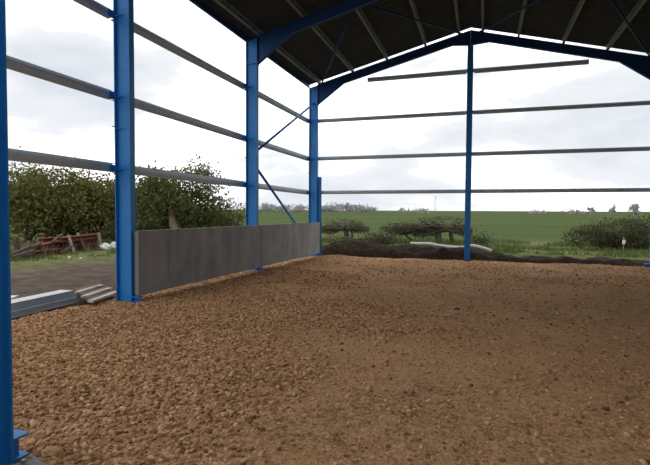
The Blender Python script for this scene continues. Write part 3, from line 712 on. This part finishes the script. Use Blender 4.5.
# ------------------------------------------------------------------ sheets and battens beside the tall column
def flashing(p, q, w, label, h):
    p = Vector(p); q = Vector(q); r = thing('folded_sheet', (p.x,p.y,p.z), label, 'metal sheet', None)
    t = .006; a = w/2
    top = [(a,0),(a-.015,.03),(a-.03,h*.5),(a-.055,h*.53),(a-.085,h),(a-.09,h+.02),(-a,h+.02),(-a,0)]
    prof = top+[(n+(t if n < 0 else -t) if z in (0,) else n, z-t if z > 0 else 0) for n, z in reversed(top)]
    MB().sweep(prof, (0,0,0), q-p).build('folded_plate', M['sheet'], r, fixn=True)
    MB().sweep([(-a-.004,h+.021),(a-.095,h+.021),(a-.095,h+.027),(-a-.004,h+.027)], (0,0,0), q-p).build('sky_glint_strip', M['white'], r, fixn=True)  # white stands in for sky reflected off the flat top
    return r
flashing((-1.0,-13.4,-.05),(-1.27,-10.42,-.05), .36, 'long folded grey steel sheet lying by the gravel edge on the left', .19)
bw = MB().box(-.35,.35,-.25,.25,0,.05).build('board', M['white'], None); bw.location = (-2.75,-10.75,-.06); bw.rotation_euler = (0,0,.5)
tag(bw, 'small white board on the dirt behind the folded sheets, beside the near post', 'board')
for i in range(8):
    f = i/7; m = M['palebatten'] if i in (1,4,7) else M['batten']
    p = Vector((-1.67+f*1.25, -9.89-f*.92, .045+.03*f)); q = p+Vector((-.22+.04*math.sin(i*2.3), .86+.06*math.cos(i*1.7), .01))
    r = bar('batten', p, q, .10, .04, m, '', 'batten', 'battens laid beside the tall column')
    r['label'] = ('pale ' if m is M['palebatten'] else 'brown ')+'batten, '+('farthest left','second from the left','third from the left','fourth from the left','fourth from the column','third from the column','second from the column','nearest the tall blue column')[i]+' in the row of eight'
for k, t in enumerate((.2,.8)):
    p = Vector((-1.75-.22*t,-9.86+.86*t,-.005)); bar('bearer', p, p+Vector((1.33,-.97,.03)), .09, .05, M['batten'], ('near' if k == 0 else 'far')+' cross timber under the row of battens', 'timber', 'timbers under the battens')

# ------------------------------------------------------------------ soil bank: white pipe, sticks, marker
pp = []
for t in np.linspace(0, 1, 14):
    px = 411+(492-411)*t; d = 20.7-.4*t; x, y, z = at(px, d)
    zz = .36+(.05*math.exp(-((t-.22)/.12)**2))-.20*t
    pp.append((x, y, max(zz, z+.07)))
r = thing('white_pipe', pp[0], 'long white bent plastic pipe lying on the soil bank behind the gable post', 'pipe')
base = Vector(pp[0]); MB().tube([Vector(q)-base for q in pp], .075, 10).build('pipe_wall', M['white'], r, True)
MB().tube([(Vector(pp[1])-base)*-.02, (Vector(pp[1])-base)*.25], .088, 10).build('collar', M['white'], r, True)
stk = [((318,20.6,.55),(352,21.0,.30),.035),((330,20.4,.35),(372,20.9,.55),.04),((322,20.9,.2),(366,20.5,.35),.05),((340,20.7,.62),(384,21.1,.22),.035),((325,21.2,.6),(338,20.4,.1),.03),((352,20.4,.1),(391,20.9,.2),.045),((360,20.8,.5),(346,20.3,.08),.03)]
lbs = ('topmost at the left end','crossing the middle, rising rightwards','thick and low in the middle','long, sloping down to the right','short and steep at the left','low at the right end','short and steep in the middle')
for (p, q, rr), lb in zip(stk, lbs):
    a, c = on(*p), on(*q); a.z = max(p[2], land(a.x,a.y)+.02); c.z = max(q[2], land(c.x,c.y)+.02); mid = (a+c)/2+Vector((0,0,.06))
    r = thing('branch', a, 'cut brown branch in the brushwood pile, '+lb, 'branch', 'cut branches on the soil bank')
    MB().tube([(0,0,0), mid-a, c-a], [rr, rr*.8, rr*.5], 6).build('stem', M['palebark'] if rr < .04 else M['bark'], r, True)
    MB().tube([mid-a, mid-a+Vector((random.uniform(-.3,.3),-.1,.22))], [rr*.5, rr*.2], 5).build('side_twig', M['bark'], r)
mk = thing('marker_stake', on(624,25.2), 'thin white-topped marker stake in front of the right hedge', 'stake')
MB().tube([(0,0,-.1),(0,0,.75)], .02, 6).build('stake', M['greywood'], mk); MB().beam((0,-.01,.42),(.02,-.02,.60),.12,.10).build('white_tag', M['white'], mk)
for i, (x, y, s, lb) in enumerate(((6.62,-14.05,.045,'dark clod in the bottom right corner of the gravel floor'),(7.0,-13.85,.05,'dark clod at the very right of the floor\'s near edge'),(5.55,-9.0,.06,'dark clod alone in the middle of the gravel floor'),(8.3,-9.6,.06,'dark clod on the right half of the gravel floor'))):
    lump('soil_clod', (x,y,pad_h(x,y)-.02), s*.9, s*.7, s*.5, M['darkwood'], lb, 'clod', None, i+20)

# ------------------------------------------------------------------ sky
w = bpy.data.worlds.new('World'); S.world = w; w.use_nodes = True; nt = w.node_tree; L = nt.links.new
bg = nt.nodes['Background']; tc = N(nt, 'ShaderNodeTexCoord')
mp = N(nt, 'ShaderNodeMapping'); mp.inputs['Scale'].default_value = (1,1,2.6); mp.inputs['Location'].default_value = (.35,.1,.2); L(tc.outputs['Generated'], mp.inputs['Vector'])
nz = N(nt, 'ShaderNodeTexNoise', Scale=2.3, Detail=6, Roughness=.5); L(mp.outputs['Vector'], nz.inputs['Vector'])
L(ramp(nt, [(.34,(.36,.385,.42)),(.46,(.455,.47,.49)),(.60,(1.0,1.0,1.0))], nz.outputs['Fac']), bg.inputs['Color']); bg.inputs['Strength'].default_value = 2.0

# ------------------------------------------------------------------ camera
cam = bpy.data.cameras.new('camera'); co = bpy.data.objects.new('camera', cam); COL.objects.link(co)
cam.sensor_fit = 'HORIZONTAL'; cam.sensor_width = 36; cam.lens = 36*487.16/650; cam.clip_end = 3000; cam.clip_start = .05
yaw, pitch, roll = .3113, .0387, -.0060
fw = Vector((-math.sin(yaw), math.cos(yaw), 0)); rt = Vector((math.cos(yaw), math.sin(yaw), 0)); up = Vector((0,0,1))
Fv = math.cos(pitch)*fw-math.sin(pitch)*up; U = math.sin(pitch)*fw+math.cos(pitch)*up
R2 = math.cos(roll)*rt-math.sin(roll)*U; U2 = math.sin(roll)*rt+math.cos(roll)*U
m = Matrix((R2, U2, -Fv)).transposed().to_4x4(); m.translation = Vector((5.923,-17.458,1.6)); co.matrix_world = m
S.camera = co
vs = S.view_settings; vs.view_transform = 'Standard'; vs.look = 'None'; vs.gamma = 1; vs.use_curve_mapping = False; vs.exposure = 0
